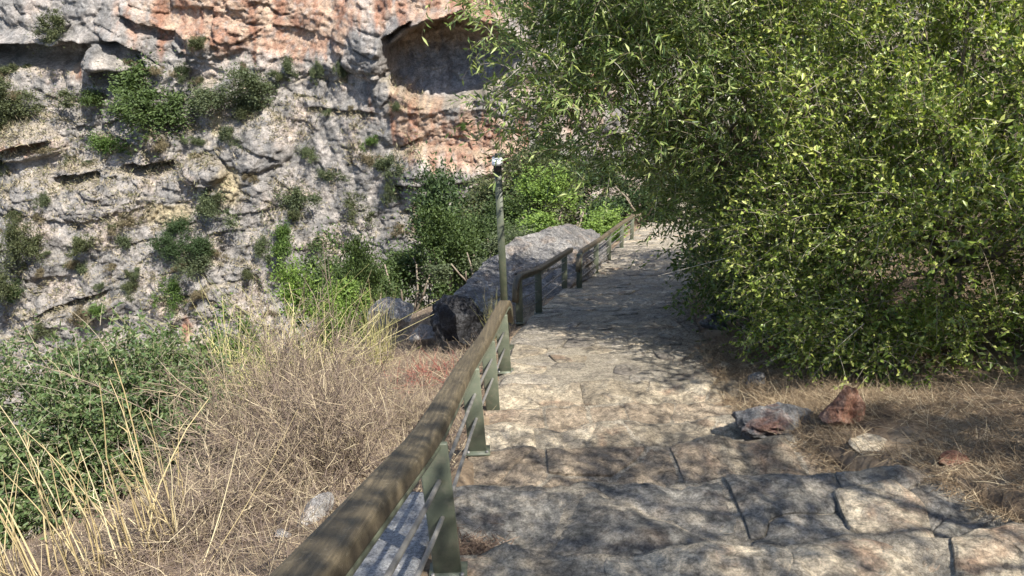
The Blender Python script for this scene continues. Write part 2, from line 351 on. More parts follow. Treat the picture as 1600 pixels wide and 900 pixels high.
# big irregular slabs on each step
sd = 0
for k in range(1, len(EDGES) - 1):
    a, b = EDGES[k], EDGES[k + 1]; Wd = PWF((a + b) / 2) + 0.22
    cnt = 6; xs = (np.arange(cnt) + 0.5 + rng.uniform(-.3, .3, cnt)) / cnt * Wd
    sites = np.stack([xs, a + (b - a) * rng.choice([0.25, 0.5, 0.75], cnt)], 1)
    if b - a > 0.95: sites = np.vstack([sites, np.stack([rng.uniform(.1, Wd, 2), a + (b - a) * rng.uniform(.1, .9, 2)], 1)])
    xo = xl((a + b) / 2)
    for poly in voronoi(sites, (-0.12, a + .02, Wd, b - .005), 0.005):
        sd += 1; q = resample(poly, 60); q[:, 0] += xo
        q[:, 1] += 0.16 * perlin(np.stack([q[:, 0] * 1.3 + np.where(q[:, 1] > (a + b) / 2, k + 1, k) * 7.7, np.where(q[:, 1] > (a + b) / 2, k + 1, k) * 1.0, 0 * q[:, 0]], -1))
        tilt = rng.normal(0, .018, 2); cc = q.mean(0); hz = rng.uniform(-0.012, 0.02)
        zf = lambda x, y, b=b, t=tilt, cc=cc, hz=hz: zp(b) + 0.10 * (b - y) + t[0] * (x - cc[0]) + t[1] * (y - cc[1]) + hz
        mat = M['slab_dark'] if (k == 4 or k == 2) else M['slab_tan'] if (k in (5, 7) and rng.random() < .75) else M['slab']
        stone('step_slab', q, zf, mat, 56, (.12, .25, .38, .5, .62, .74, .84, .91, .96, 1.0), 0.38, 0.035, 0.075, 0, sd, path, 0.012)
# flagstones of the ramp
sites = []
y = 8.15
while y < 31:
    st = 0.46; nx_ = 6
    for i in range(nx_): sites.append((-0.05 + (i + 0.5 + (0.5 if int(y / st) % 2 else 0) + rng.uniform(-.32, .32)) * PW / nx_, y + rng.uniform(-.3, .3) * st))
    y += st
sites = np.array([s for s in sites if s[0] < PW + .1])
cells = voronoi(sites, (-0.08, 8.05, PW + .08, 31.2), 0.010)
cells.sort(key=lambda q: q[:, 1].mean())
for i, poly in enumerate(cells[:298]):
    q = resample(poly, 24); q[:, 0] = q[:, 0] * (1 + .07 * perlin(np.stack([q[:, 1] * 0 + 1, q[:, 1] * 1.1, q[:, 1] * 0], -1))) + xl(q[:, 1]); hz = rng.uniform(-.012, .025); t = rng.normal(0, .03, 2); cc = q.mean(0)
    stone('flagstone', q, lambda x, y: zp(y) + hz + t[0] * (x - cc[0]) + t[1] * (y - cc[1]), M['flag'] if rng.random() < .8 else M['slab'], 14, (.5, .85, 1.0), 0.12, 0.14, 0.030, 0, i + 100.0, path, 0.004)

# ---------------------------------------------------------------- cliff across the gorge
cx = np.concatenate([np.linspace(-95, -38, 50)[:-1], np.arange(-38, 12, 0.078), np.linspace(12, 75, 70)])
cz = np.concatenate([np.linspace(-38, -27, 16)[:-1], np.arange(-27, -1.5, 0.075), np.linspace(-1.5, 22, 50)])
A, Bz = np.meshgrid(cx, cz)
warp = 1.5 * fbm(np.stack([A * .12, Bz * .12, A * 0], -1), 3)
lean = 0.42 - 0.28 * sstep(-14, -2, A)
yb = 47 + lean * (Bz + 16) + 0.05 * A + 0.0008 * (A + 10) ** 2
px, py, _t = project(np.stack([A, yb, Bz], -1))
pxw = px + 14 * fbm(np.stack([A * .5, Bz * .5, A * 0 + 3], -1), 3); pyw = py + 10 * fbm(np.stack([A * .5, Bz * .5, A * 0 + 9], -1), 3)
tl = Bz + 0.12 * A + warp                                               # along the strata
n_rib = fbm(np.stack([A * .08, Bz * .1, A * 0 + 33], -1), 2)
dsp = 2.0 * fbm(np.stack([A * .11, Bz * .15, A * 0 + 1], -1), 3)
dsp -= 0.42 * fbm(np.stack([A * .28, tl * .42, A * 0 + 2], -1), 4, .55, True)
f1, f2, cid = worley(np.stack([A * .42 + warp * .5, tl * .75], -1)); edge = sstep(0.0, 0.10, f2 - f1); calm = 1 - .65 * np.exp(-((px - 540) / 85) ** 2) * sstep(90, 130, py)
dsp *= calm; dsp += .9 * (1 - calm) * fbm(np.stack([A * .55 + .12 * Bz, Bz * .10, A * 0 + 30], -1), 3, .5, True) + .5 * fbm(np.stack([A * .5, Bz * .09, A * 0 + 31], -1), 3) * sstep(.0, .3, n_rib); dsp += -0.40 * calm * (cid - .5) * edge + 0.22 * (1 - edge) * (fbm(np.stack([A * .3, Bz * .3, A * 0 + 8], -1), 2) > 0.02)
f1b, f2b, cidb = worley(np.stack([A * 1.15 + dsp * .4, tl * 1.9], -1)); edgeb = sstep(0, .10, f2b - f1b)
rough_m = calm * (0.4 + 0.5 * sstep(-.25, .25, fbm(np.stack([A * .15, Bz * .2, A * 0 + 4], -1), 2)))
dsp += rough_m * (-0.26 * (cidb - .5) * edgeb + 0.16 * (1 - edgeb))
dsp -= 0.22 * fbm(np.stack([A * .9, tl * 1.2, A * 0 + 5], -1), 4, .6, True) * rough_m + 0.22 * fbm(np.stack([A * 2.4, Bz * 2.9, A * 0 + 6], -1), 4, .68)
# overhanging ledges: line in the picture, what lies under it steps back
for (x0, y0, x1, y1, hgt, dep) in [(-40, 66, 120, 70, 30, 2.4), (110, 62, 150, 68, 24, 1.4), (140, 104, 205, 112, 20, 1.4), (175, 55, 225, 75, 28, 1.4), (-30, 232, 82, 214, 14, 1.0), (85, 274, 160, 266, 14, 1.1), (200, 254, 270, 250, 15, 1.1),
        (200, 20, 300, 60, 16, .7), (60, 488, 170, 452, 7, .6), (480, 168, 580, 178, 6, .4), (640, 325, 730, 312, 9, .7), (620, 288, 780, 266, 6, .6), (600, 60, 640, 30, 35, 1.6), (640, 40, 720, 18, 26, 1.4), (640, 360, 660, 335, 12, 1.0)]:
    ln = y0 + (y1 - y0) * np.clip((pxw - x0) / (x1 - x0), 0, 1); d = pyw - ln
    side = sstep(x0 - 8, x0 + 8, pxw) * (1 - sstep(x1 - 8, x1 + 8, pxw))
    dsp += dep * side * sstep(-2, 3, d) * (1 - sstep(hgt * .6, hgt * 1.6, d)) - 0.35 * dep * side * sstep(-22, -2, d) * (1 - sstep(-2, 1, d))
for (bx, by, rx, ry, am) in [(40, 220, 55, 30, 1.4), (180, 90, 45, 22, 1.3), (250, 215, 16, 18, 1.2), (320, 265, 40, 24, 1.3), (130, 300, 120, 40, .8), (325, 140, 14, 12, .8), (400, 220, 60, 50, .9), (690, 265, 90, 40, 1.0), (560, 60, 40, 60, .8), (330, 60, 60, 30, .8)]:
    q = 1 - ((pxw - bx) / rx) ** 2 - ((pyw - by) / ry) ** 2; dsp -= am * np.sqrt(np.clip(q, 0, 1))
# the cave
cr = np.sqrt(((pxw - 697) / np.where(pxw < 697, 97, 110)) ** 2 + ((py * .5 + pyw * .5 - 95 + .10 * (pxw - 697)) / np.where(py < 95, 66, 70)) ** 2); cr = cr + .16 * fbm(np.stack([A * .7, Bz * .7, A * 0 + 15], -1), 4, .6); cin = np.clip(1 - cr ** 2, 0, 1)
cave = cin ** 0.42; dsp = dsp * (1 - .6 * sstep(0, .25, cin)) + (4.5 + .8 * fbm(np.stack([A * .5, Bz * .5, A * 0 + 13], -1), 3)) * cave - 0.7 * np.exp(-((cr - 1.08) / .10) ** 2) * (py < 120)
dsp += sstep(0, .2, cin) * (0.45 * fbm(np.stack([A * 2.2, Bz * .5, A * 0 + 12], -1), 4, .6) + 1.0 * fbm(np.stack([A * .6, Bz * .9, A * 0 + 14], -1), 3, .5, True))
Yc = yb + dsp
Pc = np.stack([A, Yc, Bz], -1)
gyz = np.gradient(Yc, axis=0) / np.maximum(np.gradient(Bz, axis=0), 1e-3)         # how much it lies back
flat = sstep(0.75, 2.2, gyz)
# colours of the rock, with sky light painted into the cave
n1 = fbm(np.stack([A * .35, Bz * .35, A * 0 + 20], -1), 4); n2 = fbm(np.stack([A * 1.1, Bz * .9, A * 0 + 21], -1), 4)
n3 = fbm(np.stack([A * 1.5, Bz * .16, A * 0 + 22], -1), 4); n4 = fbm(np.stack([A * 3.0, Bz * 3.0, A * 0 + 23], -1), 3)
def L3(a, b, t): return np.asarray(a) * (1 - t[..., None]) + np.asarray(b) * t[..., None]
cl = L3((0.245, 0.235, 0.225), (0.41, 0.375, 0.345), sstep(-.30, .35, n2 + .6 * n1))
cl = L3(cl, np.array((0.165, 0.165, 0.168)), .75 * sstep(.12, .42, n3 - .4 * n2))
cl = L3(cl, np.array((0.55, 0.44, 0.37)), .55 * sstep(.05, .4, n1 - .3 * n4))
om = np.exp(-((px - 340) / 150) ** 2 - ((py - 25) / 60) ** 2) * 1.1 + np.exp(-((px - 480) / 70) ** 2 - ((py - 35) / 60) ** 2) * .9
om += np.exp(-((px - 640) / 45) ** 2 - ((py - 175) / 60) ** 2) * 1.0 + np.exp(-((px - 740) / 80) ** 2 - ((py - 225) / 45) ** 2) * .9 + np.exp(-((px - 700) / 140) ** 2 - ((py - 10) / 40) ** 2) * .8
om += np.exp(-((px - 655) / 12) ** 2 - ((py - 345) / 22) ** 2) + .9 * np.exp(-((px - 55) / 40) ** 2 - ((py - 225) / 14) ** 2) + np.exp(-((px - 118) / 12) ** 2 - ((py - 105) / 22) ** 2) + .8 * np.exp(-((px - 295) / 14) ** 2 - ((py - 515) / 20) ** 2) + .5 * np.exp(-((px - 900) / 150) ** 2 - ((py - 150) / 150) ** 2)
om = sstep(.32, .72, om + .75 * n3 + .35 * n2)
cl = L3(cl, L3((0.38, 0.19, 0.115), (0.53, 0.37, 0.26), sstep(-.3, .35, n2 - n3)), .80 * om * (1 - .6 * sstep(.0, .35, n4)))
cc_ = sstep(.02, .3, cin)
cl = L3(cl, L3((0.56, 0.43, 0.31), (0.40, 0.40, 0.41), sstep(70, 105, py + 30 * n3)), cc_)  # cave's tan and grey walls, painted paler to stand in for sky light
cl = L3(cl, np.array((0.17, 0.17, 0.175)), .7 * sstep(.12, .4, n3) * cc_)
soil = flat * (1 - cc_) * sstep(60, 140, py)
cl = L3(cl, L3((0.32, 0.265, 0.19), (0.47, 0.39, 0.26), sstep(-.2, .3, n2)), .45 * soil)
yel = np.exp(-((px - 262) / 48) ** 2 - ((py - 334) / 20) ** 2) + .8 * np.exp(-((px - 360) / 30) ** 2 - ((py - 290) / 40) ** 2) + .7 * np.exp(-((px - 340) / 14) ** 2 - ((py - 190) / 30) ** 2)
cl = L3(cl, np.array((0.50, 0.41, 0.24)), .7 * sstep(.3, .7, yel + .4 * n2))
m, n, p, _ = newmat('cliff_limestone'); v = posn(n)
at_ = n.nodes.new('ShaderNodeVertexColor'); at_.layer_name = 'Col'
c = mix(n, 1.0, at_.outputs[0], ramp(n, noise(n, 2.6, 8, .72, v, .5), [(0.34, g3(.55)), (0.60, g3(1.18))]), 'MULTIPLY')
c = mix(n, 1.0, c, ramp(n, noise(n, 9.0, 6, .75, v), [(0.36, g3(.6)), (0.60, g3(1.15))]), 'MULTIPLY')
c = mix(n, ramp(n, noise(n, 1.5, 9, .75, posn(n, (1, 1, 1.6)), .3), [(0.62, g3(0)), (0.72, g3(.55))]), c, (0.13, 0.125, 0.12))
n.links.new(c, p.inputs['Base Color']); p.inputs['Roughness'].default_value = 0.92; p.inputs['Specular IOR Level'].default_value = 0.15
bump(n, p, noise(n, 3.0, 10, .75, v, .3), 0.26, 0.8)
M['cliff'] = m
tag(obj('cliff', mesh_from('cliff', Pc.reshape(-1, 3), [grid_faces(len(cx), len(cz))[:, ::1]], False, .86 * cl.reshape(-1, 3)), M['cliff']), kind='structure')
pxc, pyc, dc = project(Pc)
def on_cliff(qx, qy):
    d = (pxc - qx) ** 2 + (pyc - qy) ** 2 + (dc - 40) * 0.4; i = np.unravel_index(np.argmin(d), d.shape); return Pc[i]

# ---------------------------------------------------------------- foliage
def unit(a): return a / np.maximum(np.linalg.norm(a, axis=-1, keepdims=True), 1e-9)
def leaves(mb, pos, dr, L, W, nbias=(0, 0, .8), fold=.25):
    N = len(pos); dr = unit(dr); nr = unit(rng.normal(size=(N, 3)) + np.array(nbias)); sd_ = unit(np.cross(dr, nr)); nr = np.cross(sd_, dr)
    L = L * rng.uniform(.45, 1.45, (N, 1)); W = W * rng.uniform(.7, 1.25, (N, 1))
    mid = pos + dr * L * .45
    v = np.stack([pos, mid + sd_ * W * .5 + nr * W * fold, pos + dr * L - nr * L * .12, mid - sd_ * W * .5 + nr * W * fold], 1).reshape(-1, 3)
    i = np.arange(N)[:, None] * 4
    mb.add(v, np.concatenate([i + np.array([[0, 1, 2]]), i + np.array([[0, 2, 3]])]))
def twig_tubes(mb, P, rad):                                   # P (N,k,3)
    N, k, _ = P.shape; T = unit(P[:, -1] - P[:, 0]); a = unit(np.cross(T, rng.normal(size=(N, 3)))); b = np.cross(T, a)
    rs = rad * np.linspace(1, .35, k)[None, :, None] * rng.uniform(.7, 1.3, (N, 1, 1))
    V = np.stack([P + rs * (math.cos(t) * a + math.sin(t) * b)[:, None] for t in (0, 2.094, 4.189)], 2).reshape(-1, 3)
    base = (np.arange(N) * k * 3)[:, None, None, None]; s = (np.arange(k - 1) * 3)[None, :, None, None]; j = np.arange(3)[None, None, :, None]; j2 = (j + 1) % 3
    f = np.concatenate([base + s + j, base + s + j2, base + s + 3 + j2, base + s + 3 + j], -1).reshape(-1, 4); mb.add(V, f)
def foliage(lm, tm, centers, out, n_tw, n_lf, tw_len, L, W, spread, droop, upb=.3, side=.9, rad=.003, nbias=(0, 0, .8)):
    c = np.repeat(centers, n_tw, 0); N = len(c)
    o = c + rng.normal(size=(N, 3)) * spread
    d = unit(unit(c - out) * .8 + rng.normal(size=(N, 3)) * .75 + np.array((0, 0, upb))); ln = tw_len * rng.uniform(.5, 1.3, (N, 1))
    s = np.linspace(0, 1, 4); P = o[:, None] + d[:, None] * (s[None, :, None] * ln[:, None]) - np.array((0, 0, 1.0)) * (droop * ln[:, None] * (s ** 2)[None, :, None])
    if tm is not None: twig_tubes(tm, P, rad)
    t = np.linspace(.12, 1, n_lf)[None] + rng.uniform(-.05, .05, (N, n_lf)); t = np.clip(t, 0, 1)[..., None]
    pos = o[:, None] + d[:, None] * (t * ln[:, None]) - np.array((0, 0, 1.0)) * (droop * ln[:, None] * t ** 2)
    tg = d[:, None] - np.array((0, 0, 2.0)) * droop * t
    dr = unit(tg) * .7 + side * unit(rng.normal(size=(N, n_lf, 3))) - np.array((0, 0, .25)) * droop
    leaves(lm, pos.reshape(-1, 3), dr.reshape(-1, 3), L, W, nbias)
def blob_pts(ell, n, shell=.55, lump=.22, zmin=None):
    """points in a set of ellipsoids, mostly towards the skin, with a lumpy outline"""
    out = []; vol = np.array([e[1][0] * e[1][1] * e[1][2] for e in ell]) ** .67; vol /= vol.sum()
    for (c, r), wv in zip(ell, vol):
        k = int(n * wv) + 1; d = unit(rng.normal(size=(k, 3))); lum = 1 + lump * 1.6 * perlin(d * 2.3 + np.array(c))
        rr = (shell + (1 - shell) * rng.random(k)) * lum; q = np.array(c) + d * np.array(r) * rr[:, None]; out.append(q)
    q = np.concatenate(out)
    if zmin is not None: q = q[q[:, 2] > zmin(q[:, 0], q[:, 1])]
    return q
def limb(mb, a, b, r0, r1, sag=.12, k=6, sides=6):
    t = np.linspace(0, 1, k)[:, None]; a = np.array(a, float); b = np.array(b, float); P = a + (b - a) * t
    P[:, 2] += sag * np.linalg.norm(b - a) * np.sin(t[:, 0] * math.pi); wob = rng.normal(size=(k, 3)) * .035 * np.linalg.norm(b - a); wob[0] = wob[-1] = 0
    sweep(mb, P + wob, ngon(sides), np.linspace(r0, r1, k), up=(.3, .2, 1))
def tree(name, label, cat, base, fork, ell, nclump, fol, leafm, r0, nlimb=14, group=None, barkm='bark', shell=.45, zm=True, lump=.25, holes=(), gap=None):
    root = tag(empty(name, base), label, cat, group); tb = MB(); lm = MB(); tm = MB()
    pts = blob_pts(ell, nclump, shell, lump, (lambda x, y: H(x, y) + .08) if zm else None)
    if gap: pts = pts[fbm(pts * gap[0] + 3.1, 2) > gap[1]]
    for (hx, hy, hrx, hry) in holes: a_, b_, _c = project(pts); pts = pts[((a_ - hx) / hrx) ** 2 + ((b_ - hy) / hry) ** 2 > 1]
    limb(tb, base + np.array((0, 0, -.15)), fork, r0, r0 * .7, 0.02, 7, 8)
    for q in pts[rng.choice(len(pts), nlimb, False)]:
        midp = fork + (q - fork) * rng.uniform(.35, .6) + rng.normal(size=3) * .15
        limb(tb, fork, midp, r0 * .5, r0 * .25, .05); limb(tb, midp, q, r0 * .25, r0 * .08, .05)
        for q2 in pts[np.argsort(np.linalg.norm(pts - midp, axis=1))[:4]]: limb(tb, midp, q2, r0 * .16, r0 * .05, .04, 5, 4)
    foliage(lm, tm, pts, np.array(fork), **fol)
    o_ = pts[rng.choice(len(pts), len(pts) // 9)]; d_ = unit(unit(o_ - np.array(fork)) + rng.normal(size=o_.shape) * .6); l_ = rng.uniform(.35, .9, (len(o_), 1)); t_ = np.linspace(-.3, 1, 6)[None, :, None]   # bare and dead twigs
    twig_tubes(tm, o_[:, None] + d_[:, None] * t_ * l_[:, None] + (rng.normal(size=o_.shape) * .22)[:, None] * t_ ** 2 * l_[:, None], .0055)
    part('trunk', tb, M[barkm], root, True); part('crown', lm, M[leafm], root); part('twigs', tm, M['twig'], root)
    return root

# broad-leaved shrub mass on the right of the path
gz = lambda x, y: Hs(x, y)
b = np.array((5.3, 8.8, gz(5.3, 8.8)))
tree('leafy_shrub', 'large bright green small-leaved shrub filling the right side above the straw bank', 'shrub', b, b + np.array((0, 0, .9)),
     [((5.6, 8.7, -3.0), (2.7, 1.8, 2.0)), ((4.2, 9.3, -2.2), (1.7, 1.6, 2.0)), ((6.6, 8.0, -1.3), (2.4, 1.9, 2.0)), ((4.6, 9.5, -.5), (1.8, 1.6, 1.5)), ((3.8, 8.9, -3.9), (1.2, 1.2, 1.1)), ((5.2, 7.7, -4.2), (1.6, 1.0, .8)),
      ((6.8, 7.2, -3.8), (1.6, 1.0, 1.0)), ((4.2, 7.8, -4.5), (1.0, .8, .6)), ((4.7, 7.4, -2.3), (1.5, 1.1, 1.1)), ((6.4, 6.5, -1.9), (1.8, 1.1, 1.1)), ((3.6, 8.6, -4.7), (.75, .9, .7)), ((7.9, 7.6, -2.6), (1.4, 1.2, 1.6))],
     2700, dict(n_tw=7, n_lf=9, tw_len=.40, L=.062, W=.034, spread=.13, droop=.18, side=.9, nbias=(.5, -.55, .9)), 'leaf_shrub', .07, 34, gap=(.75, -.13), holes=((1540, 130, 60, 42), (1590, 190, 45, 45), (1420, 95, 40, 18)))
b = np.array((4.7, 13.0, gz(4.7, 13)))
tree('dark_shrub', 'dark green dense shrub edging the path beyond the bright leafy shrub', 'shrub', b, b + np.array((0, 0, .8)),
     [((4.7, 12.6, -4.6), (1.6, 2.2, 1.9)), ((5.2, 15.0, -5.2), (1.4, 2.2, 2.2)), ((4.2, 11.0, -4.7), (1.2, 1.2, 1.3)), ((6.2, 18, -5.8), (1.8, 2.2, 2.6)), ((6.8, 13.5, -2.2), (2.8, 1.6, 2.6)), ((3.35, 10.1, -5.1), (.75, 1.0, .85)), ((3.7, 12.4, -5.6), (.8, 1.5, .9)), ((7.0, 10.6, -2.4), (2.2, .9, 2.2)), ((7.0, 10.9, .0), (2.4, .9, 1.6)), ((5.6, 11.0, -3.4), (1.6, .8, 1.6))],
     1650, dict(n_tw=7, n_lf=8, tw_len=.42, L=.08, W=.045, spread=.15, droop=.2), 'leaf_dark', .08, 18)
b = np.array((3.6, 11.6, gz(3.6, 11.6)))
tree('narrow_leaved_tree', 'narrow-leaved green tree arching over the path above the lamp post', 'tree', b, np.array((3.4, 11.2, -4.0)),
     [((2.1, 10.4, -1.9), (2.2, 1.6, 1.3)), ((1.5, 10.5, -1.0), (1.75, 1.5, 1.3)), ((2.9, 10.9, -.3), (2.3, 1.8, 1.6)), ((2.9, 10.9, -3.2), (1.2, 1.2, 1.0)), ((1.2, 10.8, -2.7), (1.4, 1.0, .7)), ((4.6, 12.6, -.9), (2.5, 1.4, 1.8)), ((2.2, 8.9, .6), (1.2, .9, .5))],
     1450, dict(n_tw=7, n_lf=9, tw_len=.52, L=.115, W=.028, spread=.15, droop=.42, upb=.25, side=.75, nbias=(.4, -.45, .8)), 'leaf_narrow', .07, 30, shell=.3, gap=(.9, -.16))
b = np.array((6.2, 1.0, gz(6.2, 1.0)))
tree('overhanging_tree', 'larger-leaved tree reaching into the upper right corner with dangling pale twigs', 'tree', b, np.array((5.9, 1.2, 0.6)),
     [((3.9, -.1, 3.4), (1.7, 1.5, 1.0)), ((5.0, 1.4, 3.2), (1.6, 1.2, .9)), ((2.6, -1.2, 3.2), (1.5, 1.3, .8)), ((5.2, 5.2, .25), (.8, .6, .55)), ((8.7, 2.6, 3.2), (1.8, 1.5, .9)), ((7.1, 1.4, 3.2), (1.4, 1.3, .8)), ((10.2, 3.4, 3.0), (1.6, 1.5, .9))],
     400, dict(n_tw=6, n_lf=7, tw_len=.5, L=.10, W=.05, spread=.2, droop=.25), 'leaf_big', .10, 16, shell=.3, lump=.4)

# ---------------------------------------------------------------- left slope: green shrub, dry shrubs, straw
b = np.array((-4.6, 7.4, gz(-4.6, 7.4)))
tree('slope_shrub', 'dense mid-green shrub at the left edge behind the tall straw stalks', 'shrub', b, b + np.array((0, 0, .5)),
     [((-5.2, 7.6, b[2] + .75), (1.9, 1.2, 1.0)), ((-4.3, 7.9, b[2] + .95), (.9, .9, .85)), ((-5.8, 6.9, b[2] + .5), (1.2, .8, .7)), ((-4.8, 7.2, b[2] + .4), (1.7, .9, .7))],
     900, dict(n_tw=8, n_lf=8, tw_len=.3, L=.065, W=.034, spread=.10, droop=.15), 'leaf_left', .05, 14)
def twiggy(n1_, hgt, rad, spr, curl, thick, seed, k=6, sub=2, nosub=False, jit=.02, sl=(.10, .30)):
    """a dry shrub: wiry stems from one root, each with side twigs"""
    mb = MB(); az = rng.uniform(0, 6.283, n1_); ti = np.abs(rng.normal(0, spr, n1_)); ln = hgt * rng.uniform(.55, 1.1, n1_)
    o = np.stack([np.cos(az) * rad * .35 * rng.random(n1_), np.sin(az) * rad * .35 * rng.random(n1_), -.05 + 0 * az], -1)
    d = unit(np.stack([np.cos(az) * np.sin(ti), np.sin(az) * np.sin(ti), np.cos(ti)], -1)); cu = rng.normal(size=(n1_, 3)) * curl + np.array((0, 0, -.2)) * curl
    s = np.linspace(0, 1, k)
    P = o[:, None] + (d[:, None] * s[None, :, None] + cu[:, None] * (s ** 2)[None, :, None]) * ln[:, None, None] + rng.normal(size=(n1_, k, 3)) * jit * hgt * s[None, :, None]
    twig_tubes(mb, P, thick)
    if not nosub:
        for r in range(sub):
            i = rng.integers(0, n1_, n1_ * 2); t = rng.uniform(.25, .95, n1_ * 2); f = t * (k - 1); a = np.minimum(f.astype(int), k - 2); fr = (f - a)[:, None]
            o2 = P[i, a] * (1 - fr) + P[i, a + 1] * fr; d2 = unit(unit(P[i, a + 1] - P[i, a]) + rng.normal(size=(len(i), 3)) * 1.0 + np.array((0, 0, .25))); l2 = hgt * rng.uniform(*sl, (len(i), 1))
            s2 = np.linspace(0, 1, 3); P2 = o2[:, None] + d2[:, None] * s2[None, :, None] * l2[:, None] + (rng.normal(size=(len(i), 3)) * .25)[:, None] * (s2 ** 2)[None, :, None] * l2[:, None]
            twig_tubes(mb, P2, thick * .6)
    return mb.mesh('twigs')
dryM = [twiggy(230, .85, 1.0, .80, .30, .0045, 1, 6, 9), twiggy(230, .85, 1.0, 1.0, .40, .0042, 2, 6, 9)]
def plant(name, label, cat, x, y, me, mat, sc, rz, group=None, pname='twigs', dz=-.02):
    root = tag(empty(name, (x, y, Hs(x, y) + dz)), label, cat, group)
    me2 = me.copy(); me2.materials.clear()
    o = obj(pname, me2, M[mat], root); root.scale = sc if hasattr(sc, '__len__') else (sc,) * 3; root.rotation_euler.z = rz; return root
for i, (x, y, sc, lab) in enumerate([
        (-1.7, 5.6, (1.1, 1.0, 1.2), 'wiry brown dry shrub nearest the middle of the handrail'),
        (-2.5, 6.6, (1.25, 1.15, 1.55), 'broad tangled grey-brown dry shrub in the middle of the left slope'),
        (-2.3, 7.9, (1.3, 1.2, 1.65), 'tallest tangled dry shrub, behind the broad grey-brown one'),
        (-1.25, 7.0, (.9, .9, .62), 'dry brown shrub just in front of the pale white rocks'),
        (-2.4, 4.7, (1.0, .9, .6), 'low matted dry shrub above the tall straw stalks')]):
    plant('dry_shrub', lab, 'dry shrub', x, y, dryM[i % 2], 'dry', sc, i * 1.3, 'dry shrubs on the left slope')
gr = twiggy(300, 1.0, .8, .55, .42, .0050, 5, 7, 1, True); gr2 = twiggy(90, 1.0, .6, .30, .16, .0050, 6, 7, 1, True)
for (x, y, sc, lab) in [(-3.1, 9.6, (2.0, 1.5, .95), 'yellow-green arching grass clump on the crest of the left slope'), (-4.0, 9.2, (1.7, 1.4, 1.1), 'yellow-green grass clump between the green slope shrub and the dry shrubs'),
                        (-2.05, 10.6, (.8, .8, 1.25), 'upright grass clump with long pale stalks behind the white rocks'), (-.3, 10.9, (.5, .5, .9), 'small straw grass tuft beside the foot of the lamp post')]:
    plant('grass_clump', lab, 'grass', x, y, gr if sc[0] > 1 else gr2, 'drygreen', sc, x * 3, 'grass clumps on the left slope', 'blades')
st = []
for i in range(3): st.append(twiggy(13, 1.0, .42, .19, .13, .0058, 8 + i, 7, 1, False, .006, (.02, .09)))
for (qx, qy, sc, i, lab) in [(60, 905, 1.0, 0, 'tall golden straw stalks in the lower left corner'), (150, 900, 1.08, 1, 'tall golden straw stalks second from the left edge'), (215, 870, 1.1, 2, 'tall golden straw stalks in front of the green shrub, third from the left edge'),
                             (268, 850, .95, 0, 'thin golden straw stalks rightmost of the row, by the dry shrub'), (0, 900, .8, 2, 'bent golden straw stalks cut by the left edge of the picture')]:
    g = on_ground(qx, qy); plant('straw_tuft', lab, 'straw', g[0], g[1], st[i], 'straw', sc * 1.25, qx, 'tall straw stalks at the lower left', 'stalks')
mb = MB(); P = []
for (qx, qy, ex, ey) in [(330, 875, 465, 640), (318, 880, 372, 690), (310, 860, 300, 775)]:
    a = on_ground(qx, qy); bb = at_D(ex, ey, a[1] + .25); t = np.linspace(0, 1, 8)[:, None]; q = a + (bb - a) * t; q[:, 2] -= .04 * np.sin(t[:, 0] * 3.14); P.append(q)
root = tag(empty('straw_stalk', P[0][0]), 'few long leaning straw stalks beside the near end of the handrail', 'straw'); twig_tubes(mb, np.array(P), .006); part('stalks', mb, M['straw'], root)
# low dry grass and litter that nobody could count
def litter(name, n_, region, Lr, thick, mat, lift, label, cat, dens=None):
    x, y = region(n_); u_ = x - xl(y); z = np.where((u_ > -.1) & (u_ < PWF(y) + .15), zpath(x, y) + .02, H(x, y)); mb = MB(); a = rng.uniform(0, 6.283, len(x)); el = rng.normal(lift, .35, len(x)); L = rng.uniform(*Lr, len(x))
    d = np.stack([np.cos(a) * np.cos(el), np.sin(a) * np.cos(el), np.sin(np.abs(el))], -1); o = np.stack([x, y, z + .005], -1)
    s = np.linspace(0, 1, 3); P = o[:, None] + d[:, None] * s[None, :, None] * L[:, None, None] + (rng.normal(size=(len(x), 3)) * .2 * L[:, None])[:, None] * (s ** 2)[None, :, None]
    twig_tubes(mb, P, thick); return tag(obj(name, mb.mesh(name), M[mat]), label, cat, kind='stuff')
def reg_left(k):
    y = 1.8 + 16 * rng.random(k) ** 1.5; x = xl(y) - .22 - np.abs(rng.normal(0, 1.9, k)); kp = ~((x > -1.02) & (y > 2.2) & (y < 4.35)); return x[kp], y[kp]
def reg_right(k):
    y = rng.uniform(1.8, 9.5, k); x = xl(y) + PWF(y) - .1 + np.abs(rng.normal(.1, 1.3, k)); keep = perlin(np.stack([x * 1.2, y * 1.2, x * 0 + 3], -1)) > -.55 + rng.normal(0, .15, k); return x[keep], y[keep]
litter('dry_grass', 24000, reg_left, (.05, .28), .0030, 'dry', .55, 'short dry grass covering the slope left of the handrail', 'grass')
litter('straw_litter', 30000, reg_right, (.04, .20), .0022, 'litter', .12, 'flattened straw and dead grass on the bank right of the steps', 'straw litter')
def reg_debris(k):
    k3 = k // 3; c_ = on_path(738, 828); x = [c_[0] + rng.normal(0, .10, k3)]; y = [c_[1] + rng.normal(0, .10, k3)]
    yy = rng.uniform(6.8, 14, k - k3); x.append(xl(yy) + PW - np.abs(rng.normal(0, .35, k - k3)) + .25); y.append(yy); return np.concatenate(x), np.concatenate(y)
litter('leaf_debris', 2600, reg_debris, (.02, .09), .0035, 'debris', .05, 'dead leaf and twig debris on the path edges', 'leaf litter')
def reg_red(k):
    c_ = on_ground(665, 590); return c_[0] + rng.normal(0, .22, k), c_[1] + rng.normal(0, .3, k)
litter('red_twigs', 150, reg_red, (.1, .3), .004, 'redtwig', .7, 'reddish stems growing between dry shrub and handrail', 'red stems')

